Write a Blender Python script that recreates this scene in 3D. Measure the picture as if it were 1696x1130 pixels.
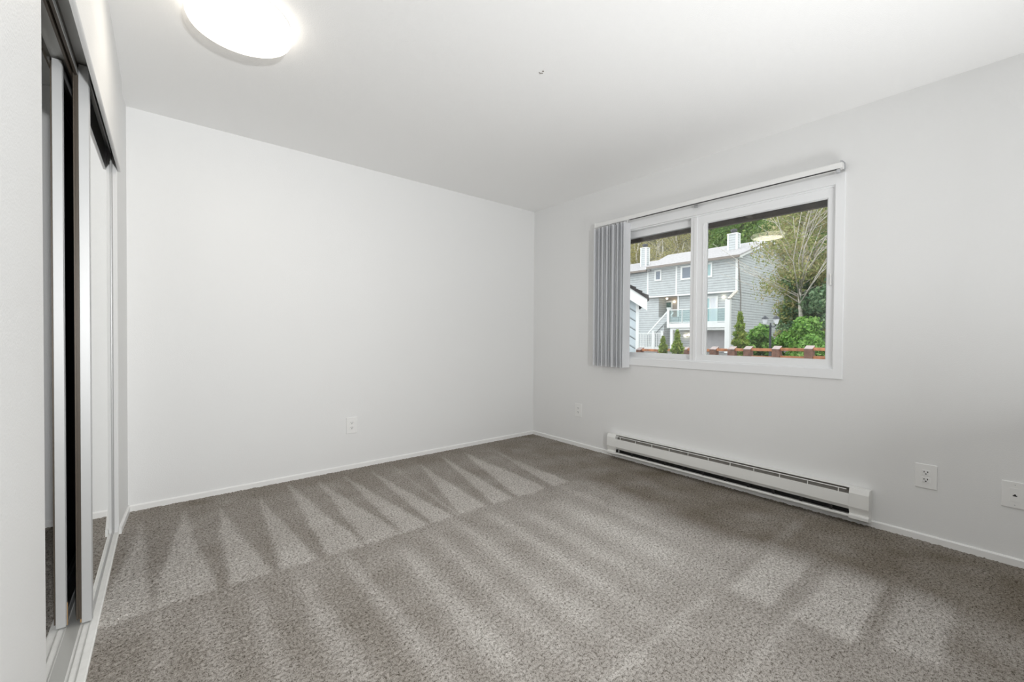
import bpy, math, random
import numpy as np
from mathutils import Matrix, Vector

for o in list(bpy.data.objects):
    bpy.data.objects.remove(o)
SC = bpy.context.scene
COL = SC.collection
PI = math.pi

# ------------------------------------------------------------------ camera
YAW, PITCH, ROLL, CAMH = 0.6896859727, -0.0131965944, 0.0070070125, 1.0844849521
_f = Vector((math.sin(YAW)*math.cos(PITCH), math.cos(YAW)*math.cos(PITCH), math.sin(PITCH)))
_r = Vector((math.cos(YAW), -math.sin(YAW), 0))
_u = _r.cross(_f)
_r2 = _r*math.cos(ROLL) + _u*math.sin(ROLL)
_u2 = -_r*math.sin(ROLL) + _u*math.cos(ROLL)
cd = bpy.data.cameras.new('camera'); cam = bpy.data.objects.new('camera', cd); COL.objects.link(cam)
cd.sensor_width = 36.0; cd.sensor_fit = 'HORIZONTAL'; cd.lens = 698.70295*36.0/1696.0
cd.clip_start = 0.02; cd.clip_end = 500
cam.matrix_world = Matrix(((_r2.x, _u2.x, -_f.x, 0), (_r2.y, _u2.y, -_f.y, 0), (_r2.z, _u2.z, -_f.z, CAMH), (0, 0, 0, 1)))
SC.camera = cam

# ------------------------------------------------------------------ light and exposure
LAMP_E = 12.0        # ceiling lamp diffuser
FILL_CAMERA_W, FILL_UPWARD_W, FILL_CEILING_W = 34.0, 15.0, 7.5     # unseen fill lights added out of frame, acting as flashgun and ceiling bounce
SKY_E = 2.3
EXPOSURE = 0.12
w = bpy.data.worlds.new('overcast_sky'); SC.world = w; w.use_nodes = True
nt = w.node_tree; nt.nodes.clear()
bg = nt.nodes.new('ShaderNodeBackground'); wo = nt.nodes.new('ShaderNodeOutputWorld')
bg.inputs[0].default_value = (0.95, 0.975, 1.0, 1); bg.inputs[1].default_value = SKY_E
nt.links.new(bg.outputs[0], wo.inputs[0])
def fill_light(name, watts, size, loc, aim, spread=180):
    fl = bpy.data.lights.new(name, 'AREA'); fl.shape = 'DISK'; fl.size = size; fl.energy = watts; fl.color = (0.985, 0.995, 1.0); fl.spread = math.radians(spread)
    fo = bpy.data.objects.new(name, fl); COL.objects.link(fo); fo.location = loc
    fo.rotation_euler = Vector(aim).to_track_quat('-Z', 'Y').to_euler()
fill_light('fill_camera', FILL_CAMERA_W, 0.10, (0.240, -1.5, 1.26), (0.03, 0.95, 0.12), 115)
fill_light('fill_upward', FILL_UPWARD_W, 0.8, (2.0, -0.6, 0.5), (-0.3, 0.35, 0.89))
fill_light('fill_ceiling', FILL_CEILING_W, 0.9, (1.9, -0.2, 0.4), (-0.1, 0.3, 0.95), 120)
SC.view_settings.view_transform = 'Standard'; SC.view_settings.look = 'None'
SC.view_settings.gamma = 1.0; SC.view_settings.exposure = EXPOSURE; SC.view_settings.use_curve_mapping = False
SC.cycles.use_denoising = True
SC.cycles.max_bounces = 10; SC.cycles.diffuse_bounces = 7; SC.cycles.glossy_bounces = 5
SC.cycles.transparent_max_bounces = 16; SC.cycles.sample_clamp_indirect = 6.0
SC.cycles.caustics_reflective = False; SC.cycles.caustics_refractive = False

# ------------------------------------------------------------------ materials
MATS = {}
def N(t, kind, **kw):
    n = t.nodes.new(kind)
    for k, v in kw.items(): setattr(n, k, v)
    return n
def base(name):
    m = bpy.data.materials.new(name); m.use_nodes = True
    t = m.node_tree; t.nodes.clear()
    out = N(t, 'ShaderNodeOutputMaterial'); p = N(t, 'ShaderNodeBsdfPrincipled')
    t.links.new(p.outputs[0], out.inputs[0])
    MATS[name] = m
    return m, t, p, out
def simple(name, c, rough=0.5, metal=0.0, spec=0.5, noise=None, bump=None):
    """noise=(scale, amount) colour variation, bump=(scale, strength, distance)"""
    m, t, p, out = base(name)
    p.inputs['Base Color'].default_value = (*c, 1); p.inputs['Roughness'].default_value = rough
    p.inputs['Metallic'].default_value = metal; p.inputs['Specular IOR Level'].default_value = spec
    tc = N(t, 'ShaderNodeTexCoord')
    if noise:
        n = N(t, 'ShaderNodeTexNoise'); n.inputs['Scale'].default_value = noise[0]; n.inputs['Detail'].default_value = 4
        t.links.new(tc.outputs['Object'], n.inputs['Vector'])
        r = N(t, 'ShaderNodeValToRGB')
        lo = [max(0, x*(1-noise[1])) for x in c]; hi = [min(1, x*(1+noise[1])) for x in c]
        r.color_ramp.elements[0].position = 0.3; r.color_ramp.elements[1].position = 0.7
        r.color_ramp.elements[0].color = (*lo, 1); r.color_ramp.elements[1].color = (*hi, 1)
        t.links.new(n.outputs[0], r.inputs[0]); t.links.new(r.outputs[0], p.inputs['Base Color'])
    if bump:
        n = N(t, 'ShaderNodeTexNoise'); n.inputs['Scale'].default_value = bump[0]; n.inputs['Detail'].default_value = 3
        t.links.new(tc.outputs['Object'], n.inputs['Vector'])
        b = N(t, 'ShaderNodeBump'); b.inputs['Strength'].default_value = bump[1]; b.inputs['Distance'].default_value = bump[2]
        t.links.new(n.outputs[0], b.inputs['Height']); t.links.new(b.outputs[0], p.inputs['Normal'])
    return m
def emis(name, c, s):
    m, t, p, out = base(name)
    p.inputs['Base Color'].default_value = (0.9, 0.9, 0.88, 1)
    p.inputs['Emission Color'].default_value = (*c, 1); p.inputs['Emission Strength'].default_value = s
    return m
def glass(name, tint=(1, 1, 1), ior=1.3, rough=0.0):
    m, t, p, out = base(name)
    t.nodes.remove(p)
    tr = N(t, 'ShaderNodeBsdfTransparent'); tr.inputs[0].default_value = (*tint, 1)
    gl = N(t, 'ShaderNodeBsdfGlossy'); gl.inputs['Roughness'].default_value = rough
    fr = N(t, 'ShaderNodeFresnel'); fr.inputs[0].default_value = ior
    mx = N(t, 'ShaderNodeMixShader')
    t.links.new(fr.outputs[0], mx.inputs[0]); t.links.new(tr.outputs[0], mx.inputs[1]); t.links.new(gl.outputs[0], mx.inputs[2])
    t.links.new(mx.outputs[0], out.inputs[0])
    return m
def siding(name, c, pitch, line=0.55, tilt=0.0):
    """lap siding: a course every `pitch` metres up the wall, lower lip of every course in relief"""
    m, t, p, out = base(name)
    p.inputs['Roughness'].default_value = 0.6
    tc = N(t, 'ShaderNodeTexCoord'); sp = N(t, 'ShaderNodeSeparateXYZ')
    t.links.new(tc.outputs['Object'], sp.inputs[0])
    src = sp.outputs['Z']
    if tilt:
        k = N(t, 'ShaderNodeMath', operation='MULTIPLY'); k.inputs[1].default_value = tilt
        t.links.new(sp.outputs['Y'], k.inputs[0])
        a = N(t, 'ShaderNodeMath', operation='ADD'); t.links.new(src, a.inputs[0]); t.links.new(k.outputs[0], a.inputs[1]); src = a.outputs[0]
    d = N(t, 'ShaderNodeMath', operation='DIVIDE'); d.inputs[1].default_value = pitch; t.links.new(src, d.inputs[0])
    fr = N(t, 'ShaderNodeMath', operation='FRACT'); t.links.new(d.outputs[0], fr.inputs[0])
    r = N(t, 'ShaderNodeValToRGB'); e = r.color_ramp.elements
    e[0].position = 0.0; e[0].color = (*[x*line for x in c], 1); e[1].position = 0.24; e[1].color = (*c, 1)
    t.links.new(fr.outputs[0], r.inputs[0])
    n = N(t, 'ShaderNodeTexNoise'); n.inputs['Scale'].default_value = 3; t.links.new(tc.outputs['Object'], n.inputs['Vector'])
    mix = N(t, 'ShaderNodeMixRGB', blend_type='MULTIPLY'); mix.inputs[0].default_value = 0.25
    t.links.new(r.outputs[0], mix.inputs[1]); t.links.new(n.outputs[0], mix.inputs[2]); t.links.new(mix.outputs[0], p.inputs['Base Color'])
    b = N(t, 'ShaderNodeBump'); b.inputs['Strength'].default_value = 0.6; b.inputs['Distance'].default_value = 0.02; b.invert = True
    t.links.new(fr.outputs[0], b.inputs['Height']); t.links.new(b.outputs[0], p.inputs['Normal'])
    return m
def leaf(name, cols, trans=0.35):
    m, t, p, out = base(name)
    g = N(t, 'ShaderNodeNewGeometry'); r = N(t, 'ShaderNodeValToRGB'); r.color_ramp.interpolation = 'LINEAR'
    els = r.color_ramp.elements
    while len(els) < len(cols): els.new(0.5)
    for k, c in enumerate(cols): els[k].position = k/(len(cols)-1); els[k].color = (*c, 1)
    t.links.new(g.outputs['Random Per Island'], r.inputs[0]); t.links.new(r.outputs[0], p.inputs['Base Color'])
    p.inputs['Roughness'].default_value = 0.5; p.inputs['Specular IOR Level'].default_value = 0.3
    tl = N(t, 'ShaderNodeBsdfTranslucent'); t.links.new(r.outputs[0], tl.inputs[0])
    mx = N(t, 'ShaderNodeMixShader'); mx.inputs[0].default_value = trans
    t.links.new(p.outputs[0], mx.inputs[1]); t.links.new(tl.outputs[0], mx.inputs[2]); t.links.new(mx.outputs[0], out.inputs[0])
    return m

simple('wall_paint', (0.80, 0.803, 0.80), 0.55, spec=0.25, bump=(210, 0.16, 0.004))
simple("ceiling_paint", (0.90, 0.90, 0.895), 0.7, spec=0.2, bump=(150, 0.22, 0.004))
simple('trim_paint', (0.86, 0.86, 0.85), 0.4)
simple('vinyl', (0.86, 0.87, 0.88), 0.35)
simple('plastic', (0.84, 0.84, 0.83), 0.35)
simple('dark', (0.012, 0.011, 0.010), 0.6)
simple('black_slot', (0.02, 0.02, 0.02), 0.8)
simple('heater_enamel', (0.83, 0.83, 0.81), 0.4)
simple('heater_grey', (0.27, 0.255, 0.235), 0.5)
simple('galvanised', (0.55, 0.56, 0.58), 0.35, metal=0.8)
simple('vane', (0.74, 0.75, 0.77), 0.5)
simple('aluminium', (0.52, 0.525, 0.525), 0.42, metal=0.3)
simple('bronze', (0.075, 0.06, 0.045), 0.42, metal=0.3)
simple('track_white', (0.84, 0.84, 0.82), 0.45, noise=(30, 0.05))
simple('track_grey', (0.55, 0.55, 0.53), 0.4, metal=0.3)
simple('brass', (0.42, 0.27, 0.13), 0.5)
simple('mirror', (0.90, 0.91, 0.90), 0.015, metal=1.0)
simple('mirror_back', (0.018, 0.016, 0.014), 0.45, noise=(40, 0.4))
glass('pane', (0.97, 0.985, 0.98), 1.5)
glass('rail_glass', (0.80, 0.88, 0.88), 1.45)
simple('eave_wood', (0.12, 0.095, 0.075), 0.75, noise=(9, 0.35))
siding('house_siding', (0.60, 0.63, 0.638), 0.215, line=0.30)
siding('garage_siding', (0.62, 0.69, 0.73), 0.31, line=0.12, tilt=-0.64)
simple('house_trim', (0.82, 0.83, 0.82), 0.5)
simple('shingle', (0.40, 0.385, 0.39), 0.85, noise=(6, 0.22), bump=(25, 0.5, 0.02))
simple('shingle_dark', (0.055, 0.05, 0.05), 0.9, noise=(14, 0.4), bump=(30, 0.8, 0.03))
simple('gutter', (0.24, 0.205, 0.18), 0.6)
simple('house_pane', (0.17, 0.20, 0.25), 0.12)
simple('house_pane_green', (0.09, 0.17, 0.15), 0.12, noise=(4, 0.4))
simple('house_pane_teal', (0.36, 0.52, 0.53), 0.12)
simple('curtain', (0.75, 0.76, 0.79), 0.7)
simple('porch_wall', (0.42, 0.37, 0.33), 0.7)
simple('garage_door', (0.52, 0.50, 0.51), 0.55, noise=(2, 0.06))
simple('dark_cap', (0.06, 0.06, 0.065), 0.5)
simple('fence_wood', (0.40, 0.16, 0.07), 0.7, noise=(7, 0.4))
simple('fence_post_wood', (0.17, 0.085, 0.06), 0.75, noise=(9, 0.4))
simple('fence_top_wood', (0.36, 0.29, 0.275), 0.7, noise=(9, 0.15))
simple('lamp_iron', (0.03, 0.035, 0.045), 0.45)
simple('asphalt', (0.16, 0.155, 0.15), 0.9, noise=(3, 0.25))
simple('bark_pale', (0.56, 0.52, 0.46), 0.85, noise=(6, 0.35))
simple('bark', (0.20, 0.165, 0.135), 0.9, noise=(6, 0.4))
simple('hill', (0.15, 0.14, 0.07), 0.95, noise=(0.5, 0.5), bump=(3, 0.8, 0.3))
leaf('leaf_olive', [(0.40, 0.36, 0.14), (0.50, 0.43, 0.20), (0.30, 0.31, 0.10), (0.55, 0.50, 0.32)])
leaf('leaf_green', [(0.07, 0.16, 0.03), (0.16, 0.27, 0.05), (0.10, 0.20, 0.04), (0.25, 0.32, 0.08)])
leaf('leaf_ivy', [(0.06, 0.14, 0.06), (0.16, 0.28, 0.15), (0.28, 0.38, 0.21), (0.10, 0.20, 0.08)])
leaf('leaf_twig', [(0.46, 0.36, 0.18), (0.22, 0.28, 0.08), (0.36, 0.40, 0.13), (0.55, 0.46, 0.28)])
leaf('leaf_bright', [(0.05, 0.15, 0.025), (0.22, 0.42, 0.07), (0.13, 0.30, 0.05), (0.36, 0.54, 0.15)])  # darkest green stands in for the deep shade between leaves
leaf('leaf_conifer', [(0.12, 0.24, 0.03), (0.26, 0.38, 0.06), (0.33, 0.36, 0.08), (0.18, 0.28, 0.05)])
emis('lamp_diffuser', (1.0, 0.91, 0.78), LAMP_E)
emis('lamp_rim', (1.0, 0.91, 0.78), LAMP_E*0.22)
emis('porch_bulb', (1.0, 0.85, 0.62), 9.0)

def carpet_mat():
    m, t, p, out = base('carpet')
    p.inputs['Roughness'].default_value = 0.95; p.inputs['Specular IOR Level'].default_value = 0.05
    tc = N(t, 'ShaderNodeTexCoord'); at = N(t, 'ShaderNodeAttribute', attribute_name='lay')
    mp = N(t, 'ShaderNodeMapping'); mp.inputs['Scale'].default_value = (1, 1, 0.2); t.links.new(tc.outputs['Object'], mp.inputs[0])
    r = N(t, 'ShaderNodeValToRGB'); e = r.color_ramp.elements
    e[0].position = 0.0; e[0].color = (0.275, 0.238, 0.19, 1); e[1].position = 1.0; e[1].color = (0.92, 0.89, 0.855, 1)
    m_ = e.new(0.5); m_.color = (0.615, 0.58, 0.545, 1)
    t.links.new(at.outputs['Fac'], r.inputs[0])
    # yarn tufts: light tips, shade in the gaps between them painted dark, in clumps
    n1 = N(t, 'ShaderNodeTexNoise'); n1.inputs['Scale'].default_value = 290; n1.inputs['Detail'].default_value = 3; n1.inputs['Roughness'].default_value = 0.75
    n2 = N(t, 'ShaderNodeTexNoise'); n2.inputs['Scale'].default_value = 100; n2.inputs['Detail'].default_value = 2
    for n_ in (n1, n2): t.links.new(mp.outputs[0], n_.inputs['Vector'])
    ad = N(t, 'ShaderNodeMath', operation='MULTIPLY_ADD'); ad.inputs[1].default_value = 0.62
    t.links.new(n2.outputs[0], ad.inputs[0]); t.links.new(n1.outputs[0], ad.inputs[2])
    r1 = N(t, 'ShaderNodeValToRGB'); f = r1.color_ramp.elements
    f[0].position = 0.64; f[0].color = (0.20, 0.185, 0.16, 1); f[1].position = 0.98; f[1].color = (1.0, 1.0, 1.0, 1)
    g = f.new(0.80); g.color = (0.74, 0.73, 0.715, 1)
    t.links.new(ad.outputs[0], r1.inputs[0])
    mx = N(t, 'ShaderNodeMixRGB', blend_type='MULTIPLY'); mx.inputs[0].default_value = 1.0
    t.links.new(r.outputs[0], mx.inputs[1]); t.links.new(r1.outputs[0], mx.inputs[2])
    t.links.new(mx.outputs[0], p.inputs['Base Color'])
    b = N(t, 'ShaderNodeBump'); b.inputs['Strength'].default_value = 0.7; b.inputs['Distance'].default_value = 0.006
    t.links.new(n1.outputs[0], b.inputs['Height']); t.links.new(b.outputs[0], p.inputs['Normal'])
carpet_mat()

# ------------------------------------------------------------------ helpers
class MB:
    def __init__(s): s.v = []; s.f = []
    def add(s, v, f):
        o = len(s.v); s.v += [tuple(q) for q in v]; s.f += [tuple(i+o for i in q) for q in f]; return s
    def box(s, x0, x1, y0, y1, z0, z1):
        v = [(x0,y0,z0),(x1,y0,z0),(x1,y1,z0),(x0,y1,z0),(x0,y0,z1),(x1,y0,z1),(x1,y1,z1),(x0,y1,z1)]
        return s.add(v, [(3,2,1,0),(4,5,6,7),(0,1,5,4),(1,2,6,5),(2,3,7,6),(3,0,4,7)])
    def prism(s, pts, axis, a, b):
        """polygon pts in the two other axes (in x,y,z order), extruded from a to b along axis"""
        def put(q, t):
            q = list(q); q.insert('xyz'.index(axis), t); return tuple(q)
        n = len(pts)
        v = [put(q, a) for q in pts] + [put(q, b) for q in pts]
        f = [tuple(range(n-1, -1, -1)), tuple(range(n, 2*n))] + [(i, (i+1) % n, n+(i+1) % n, n+i) for i in range(n)]
        return s.add(v, f)
    def tube(s, pts, rad, seg=8, cap=True):
        pts = [Vector(p) for p in pts]
        if not isinstance(rad, (list, tuple)): rad = [rad]*len(pts)
        v = []; f = []; n = len(pts)
        ref = Vector((0.13, 0.31, 0.94)).normalized()
        for i, p in enumerate(pts):
            d = (pts[min(i+1, n-1)]-pts[max(i-1, 0)]).normalized()
            a = d.cross(ref)
            if a.length < 1e-3: a = d.cross(Vector((1, 0, 0)))
            a.normalize(); b = d.cross(a)
            for k in range(seg):
                t = 2*PI*k/seg; v.append(p + (a*math.cos(t) + b*math.sin(t))*rad[i])
        for i in range(n-1):
            for k in range(seg):
                k2 = (k+1) % seg; f.append((i*seg+k, i*seg+k2, (i+1)*seg+k2, (i+1)*seg+k))
        if cap: f += [tuple(range(seg-1, -1, -1)), tuple(range((n-1)*seg, n*seg))]
        return s.add(v, f)
    def lathe(s, prof, c, seg=48):
        v = []; f = []
        for (r, z) in prof:
            for k in range(seg):
                t = 2*PI*k/seg; v.append((c[0]+r*math.cos(t), c[1]+r*math.sin(t), c[2]+z))
        for i in range(len(prof)-1):
            for k in range(seg):
                k2 = (k+1) % seg; f.append((i*seg+k, i*seg+k2, (i+1)*seg+k2, (i+1)*seg+k))
        if prof[0][0] > 1e-6: f.append(tuple(range(seg-1, -1, -1)))
        if prof[-1][0] > 1e-6: f.append(tuple(range((len(prof)-1)*seg, len(prof)*seg)))
        return s.add(v, f)

def origin_of(o):
    while o.parent: o = o.parent
    return o.location
def tag(o, label=None, cat=None, group=None, kind=None):
    if label: o['label'] = label
    if cat: o['category'] = cat
    if group: o['group'] = group
    if kind: o['kind'] = kind
    return o
def build(name, mb, mat, parent=None, bevel=0.0, smooth=False, origin=None, segs=2):
    og = Vector(origin) if origin is not None else (origin_of(parent) if parent else Vector((0, 0, 0)))
    me = bpy.data.meshes.new(name)
    me.from_pydata([(a-og.x, b-og.y, c-og.z) for a, b, c in mb.v], [], mb.f)
    me.materials.append(MATS[mat])
    if smooth: me.polygons.foreach_set('use_smooth', [True]*len(me.polygons))
    me.update()
    o = bpy.data.objects.new(name, me); COL.objects.link(o)
    if parent: o.parent = parent
    else: o.location = og
    if bevel:
        m = o.modifiers.new('bevel', 'BEVEL'); m.width = bevel; m.segments = segs; m.limit_method = 'ANGLE'; m.angle_limit = math.radians(40)
    return o
def thing(name, loc, label, cat, group=None, kind=None):
    o = bpy.data.objects.new(name, None); COL.objects.link(o); o.location = loc; o.empty_display_size = 0.1
    return tag(o, label, cat, group, kind)
def copy_tree(o, parent=None):
    c = o.copy(); COL.objects.link(c); c.parent = parent
    for ch in list(o.children): copy_tree(ch, c)
    return c
def shift(mb, o):
    mb.v = [(a+o[0], b+o[1], c+o[2]) for a, b, c in mb.v]; return mb
def arc(cx, cy, r, a0, a1, n=6):
    return [(cx+r*math.cos(math.radians(a0+(a1-a0)*i/n)), cy+r*math.sin(math.radians(a0+(a1-a0)*i/n))) for i in range(n+1)]

# ------------------------------------------------------------------ room shell
XL, XR, YB, YF, H = -0.172, 3.143, 3.437, -2.0, 2.44
XC = -0.80            # closet back
YN, YE = 1.175, 3.085  # closet opening
tag(build('ceiling', MB().box(XC-.1, XR+.15, YF-.1, YB+.12, H, H+.12), 'ceiling_paint'), 'white lightly textured ceiling of the room', 'ceiling', kind='structure')
tag(build('wall_back', MB().box(XC-.1, XR+.15, YB, YB+.12, -.1, H), 'wall_paint'), 'long white wall facing the camera left of the corner', 'wall', kind='structure')
tag(build('wall_front', MB().box(XC-.1, XR+.15, YF-.12, YF, -.1, H), 'wall_paint'), 'white wall behind the camera', 'wall', kind='structure')
WY0, WY1, WZ0, WZ1 = 0.72, 2.53, 0.87, 2.04
wr = MB()
wr.box(XR, XR+.15, YF, WY0, -.1, H); wr.box(XR, XR+.15, WY1, YB, -.1, H)
wr.box(XR, XR+.15, WY0, WY1, -.1, WZ0); wr.box(XR, XR+.15, WY0, WY1, WZ1, H)
tag(build('wall_right', wr, 'wall_paint'), 'white wall with the window and the heater', 'wall', kind='structure')
wl = MB()
r = 0.022
wl.prism([(XL-.14, .45), (XL, .45)] + arc(XL-r, YN-r, r, 0, 90) + arc(XL-.14+r, YN-r, r, 90, 180), 'z', -.1, H)  # pier cut short out of view so more light enters the closet
XJ = XL-.019         # the far jamb leans back a little
wl.prism([(XL-.14, YB), (XL-.14, YE), (XJ-.004, YE), (XJ, YE+.004), (XL, YB)], 'z', -.1, H)
hb = 1.95
wl.prism([(XL-.14, H), (XL-.14, 2.065), (XL-.017, 2.065), (XL-.017, hb)] + arc(XL-.010, hb+.006, .006, 270, 360, 3) + [(XL-.004, 2.0), (XL, 2.1), (XL, H)], 'y', YN-.03, YE+.03)
ow = build('wall_left', wl, 'wall_paint'); tag(ow, 'white wall around the sliding closet opening', 'wall', kind='structure')
cl = MB().box(XC-.1, XC, YF, YB, -.1, H)
tag(build('wall_closet', cl, 'wall_paint'), 'white inner walls of the closet', 'wall', kind='structure')

# ---- carpet: dense tufted grid, the vacuum marks are the lay of its pile
def make_floor():
    st = 0.0075
    xs = np.arange(XC, XR+st, st); ys = np.arange(YF, YB+st, st)
    X, Y = np.meshgrid(xs, ys, indexing='ij')
    rng = np.random.default_rng(3)
    def blur(a, k):
        for _ in range(2):
            a = (np.roll(a, k, 0)+a+np.roll(a, -k, 0))/3; a = (np.roll(a, k, 1)+a+np.roll(a, -k, 1))/3
        return a
    Z = rng.uniform(-.0032, .0032, X.shape) + blur(rng.normal(0, .0022, X.shape), 1)
    low = rng.normal(0, 1, X.shape)
    for k in (1, 2, 4, 8): low = blur(low, k)
    low = low/low.std()
    low2 = rng.normal(0, 1, X.shape)
    for k in (1, 2, 4): low2 = blur(low2, k)
    low2 = low2/low2.std()
    # edges of the vacuum marks waver a little
    Xw = X + .0035*low + rng.normal(0, .006, X.shape); Yw = Y + .003*low2 + rng.normal(0, .006, X.shape)
    def sm(a, e): return np.clip(a/e+.5, 0, 1)
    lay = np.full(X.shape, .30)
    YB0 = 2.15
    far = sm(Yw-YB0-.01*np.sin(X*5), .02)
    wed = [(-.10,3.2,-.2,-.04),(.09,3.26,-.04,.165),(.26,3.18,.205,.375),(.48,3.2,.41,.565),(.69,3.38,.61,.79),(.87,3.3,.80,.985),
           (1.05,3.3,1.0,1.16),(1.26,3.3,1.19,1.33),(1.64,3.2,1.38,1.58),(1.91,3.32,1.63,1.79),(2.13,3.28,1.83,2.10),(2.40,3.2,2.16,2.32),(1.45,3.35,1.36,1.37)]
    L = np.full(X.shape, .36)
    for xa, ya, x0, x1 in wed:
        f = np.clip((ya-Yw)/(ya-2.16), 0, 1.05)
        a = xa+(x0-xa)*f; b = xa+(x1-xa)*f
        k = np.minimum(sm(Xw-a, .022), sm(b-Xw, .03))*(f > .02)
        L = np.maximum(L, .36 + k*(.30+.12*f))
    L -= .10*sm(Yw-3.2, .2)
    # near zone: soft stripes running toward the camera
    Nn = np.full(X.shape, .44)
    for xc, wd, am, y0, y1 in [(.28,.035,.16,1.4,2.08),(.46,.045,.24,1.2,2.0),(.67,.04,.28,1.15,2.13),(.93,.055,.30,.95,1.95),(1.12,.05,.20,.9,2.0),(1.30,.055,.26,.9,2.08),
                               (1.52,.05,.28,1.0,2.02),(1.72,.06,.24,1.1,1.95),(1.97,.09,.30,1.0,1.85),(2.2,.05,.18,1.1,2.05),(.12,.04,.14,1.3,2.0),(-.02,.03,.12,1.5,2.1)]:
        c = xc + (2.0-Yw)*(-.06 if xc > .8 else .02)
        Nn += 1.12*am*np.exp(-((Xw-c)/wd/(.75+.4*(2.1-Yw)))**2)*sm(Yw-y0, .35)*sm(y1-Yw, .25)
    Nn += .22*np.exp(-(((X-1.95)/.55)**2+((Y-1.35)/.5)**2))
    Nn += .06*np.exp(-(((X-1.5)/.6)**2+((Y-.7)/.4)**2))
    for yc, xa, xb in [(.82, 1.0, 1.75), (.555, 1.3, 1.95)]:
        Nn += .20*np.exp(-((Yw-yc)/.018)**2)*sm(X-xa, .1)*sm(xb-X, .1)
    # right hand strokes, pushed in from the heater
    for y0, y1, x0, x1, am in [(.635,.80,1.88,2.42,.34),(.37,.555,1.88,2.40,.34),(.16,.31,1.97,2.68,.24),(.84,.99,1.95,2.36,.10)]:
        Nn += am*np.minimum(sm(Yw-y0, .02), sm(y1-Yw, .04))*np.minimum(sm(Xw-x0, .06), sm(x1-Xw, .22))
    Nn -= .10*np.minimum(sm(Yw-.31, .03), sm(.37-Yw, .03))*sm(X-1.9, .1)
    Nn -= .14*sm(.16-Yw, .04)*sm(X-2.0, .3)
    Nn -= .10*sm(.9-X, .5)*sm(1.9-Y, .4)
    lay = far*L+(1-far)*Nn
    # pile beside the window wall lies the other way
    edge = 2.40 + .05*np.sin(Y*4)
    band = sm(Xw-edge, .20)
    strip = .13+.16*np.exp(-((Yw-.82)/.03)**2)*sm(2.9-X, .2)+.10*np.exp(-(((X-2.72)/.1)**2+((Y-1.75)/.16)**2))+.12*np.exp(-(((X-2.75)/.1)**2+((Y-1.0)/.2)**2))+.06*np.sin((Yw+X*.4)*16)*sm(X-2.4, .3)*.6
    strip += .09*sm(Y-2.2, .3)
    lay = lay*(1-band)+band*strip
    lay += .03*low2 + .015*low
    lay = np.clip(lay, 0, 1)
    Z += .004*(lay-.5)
    # tufts stand a little proud where the carpet is tucked under the skirting
    nx, ny = X.shape
    co = np.stack([X, Y, Z], -1).reshape(-1, 3)
    idx = np.arange(nx*ny).reshape(nx, ny)
    q = np.stack([idx[:-1, :-1], idx[1:, :-1], idx[1:, 1:], idx[:-1, 1:]], -1).reshape(-1, 4)
    me = bpy.data.meshes.new('floor')
    me.vertices.add(len(co)); me.vertices.foreach_set('co', co.astype(np.float32).ravel())
    me.loops.add(q.size); me.loops.foreach_set('vertex_index', q.ravel().astype(np.int32))
    me.polygons.add(len(q)); me.polygons.foreach_set('loop_start', (np.arange(len(q))*4).astype(np.int32)); me.polygons.foreach_set('loop_total', np.full(len(q), 4, np.int32))
    me.polygons.foreach_set('use_smooth', np.ones(len(q), bool))
    me.update(); me.validate()
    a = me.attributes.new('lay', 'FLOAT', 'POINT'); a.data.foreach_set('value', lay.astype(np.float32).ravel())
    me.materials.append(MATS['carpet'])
    o = bpy.data.objects.new('floor', me); COL.objects.link(o)
    tag(o, 'grey beige carpet with wedge shaped vacuum marks', 'floor', kind='structure')
make_floor()

# ---- baseboards
BH = 0.036
def bb_prof(sgn, at):
    # (offset from wall, z) with a chamfered top edge
    return [(at, -.02), (at+sgn*.011, -.02), (at+sgn*.011, BH-.006), (at+sgn*.006, BH), (at, BH)]
tag(build('baseboard_back', MB().prism(bb_prof(-1, YB), 'x', XC, XR), 'trim_paint'), 'thin white baseboard along the back wall', 'baseboard', kind='structure')
tag(build('baseboard_right', MB().prism(bb_prof(-1, XR), 'y', YF, YB), 'trim_paint'), 'thin white baseboard under the window and heater', 'baseboard', kind='structure')
b = MB(); pa, pb = bb_prof(1, XJ), bb_prof(1, XL)
b.add([(q[0], YE-.004, q[1]) for q in pa]+[(q[0], YB, q[1]) for q in pb], [(4, 3, 2, 1, 0), (5, 6, 7, 8, 9)]+[(i, (i+1) % 5, 5+(i+1) % 5, 5+i) for i in range(5)])
b.prism(bb_prof(1, XL), 'y', .45, YN)
tag(build('baseboard_left', b, 'trim_paint'), 'short white baseboard between closet and corner', 'baseboard', kind='structure')

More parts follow.
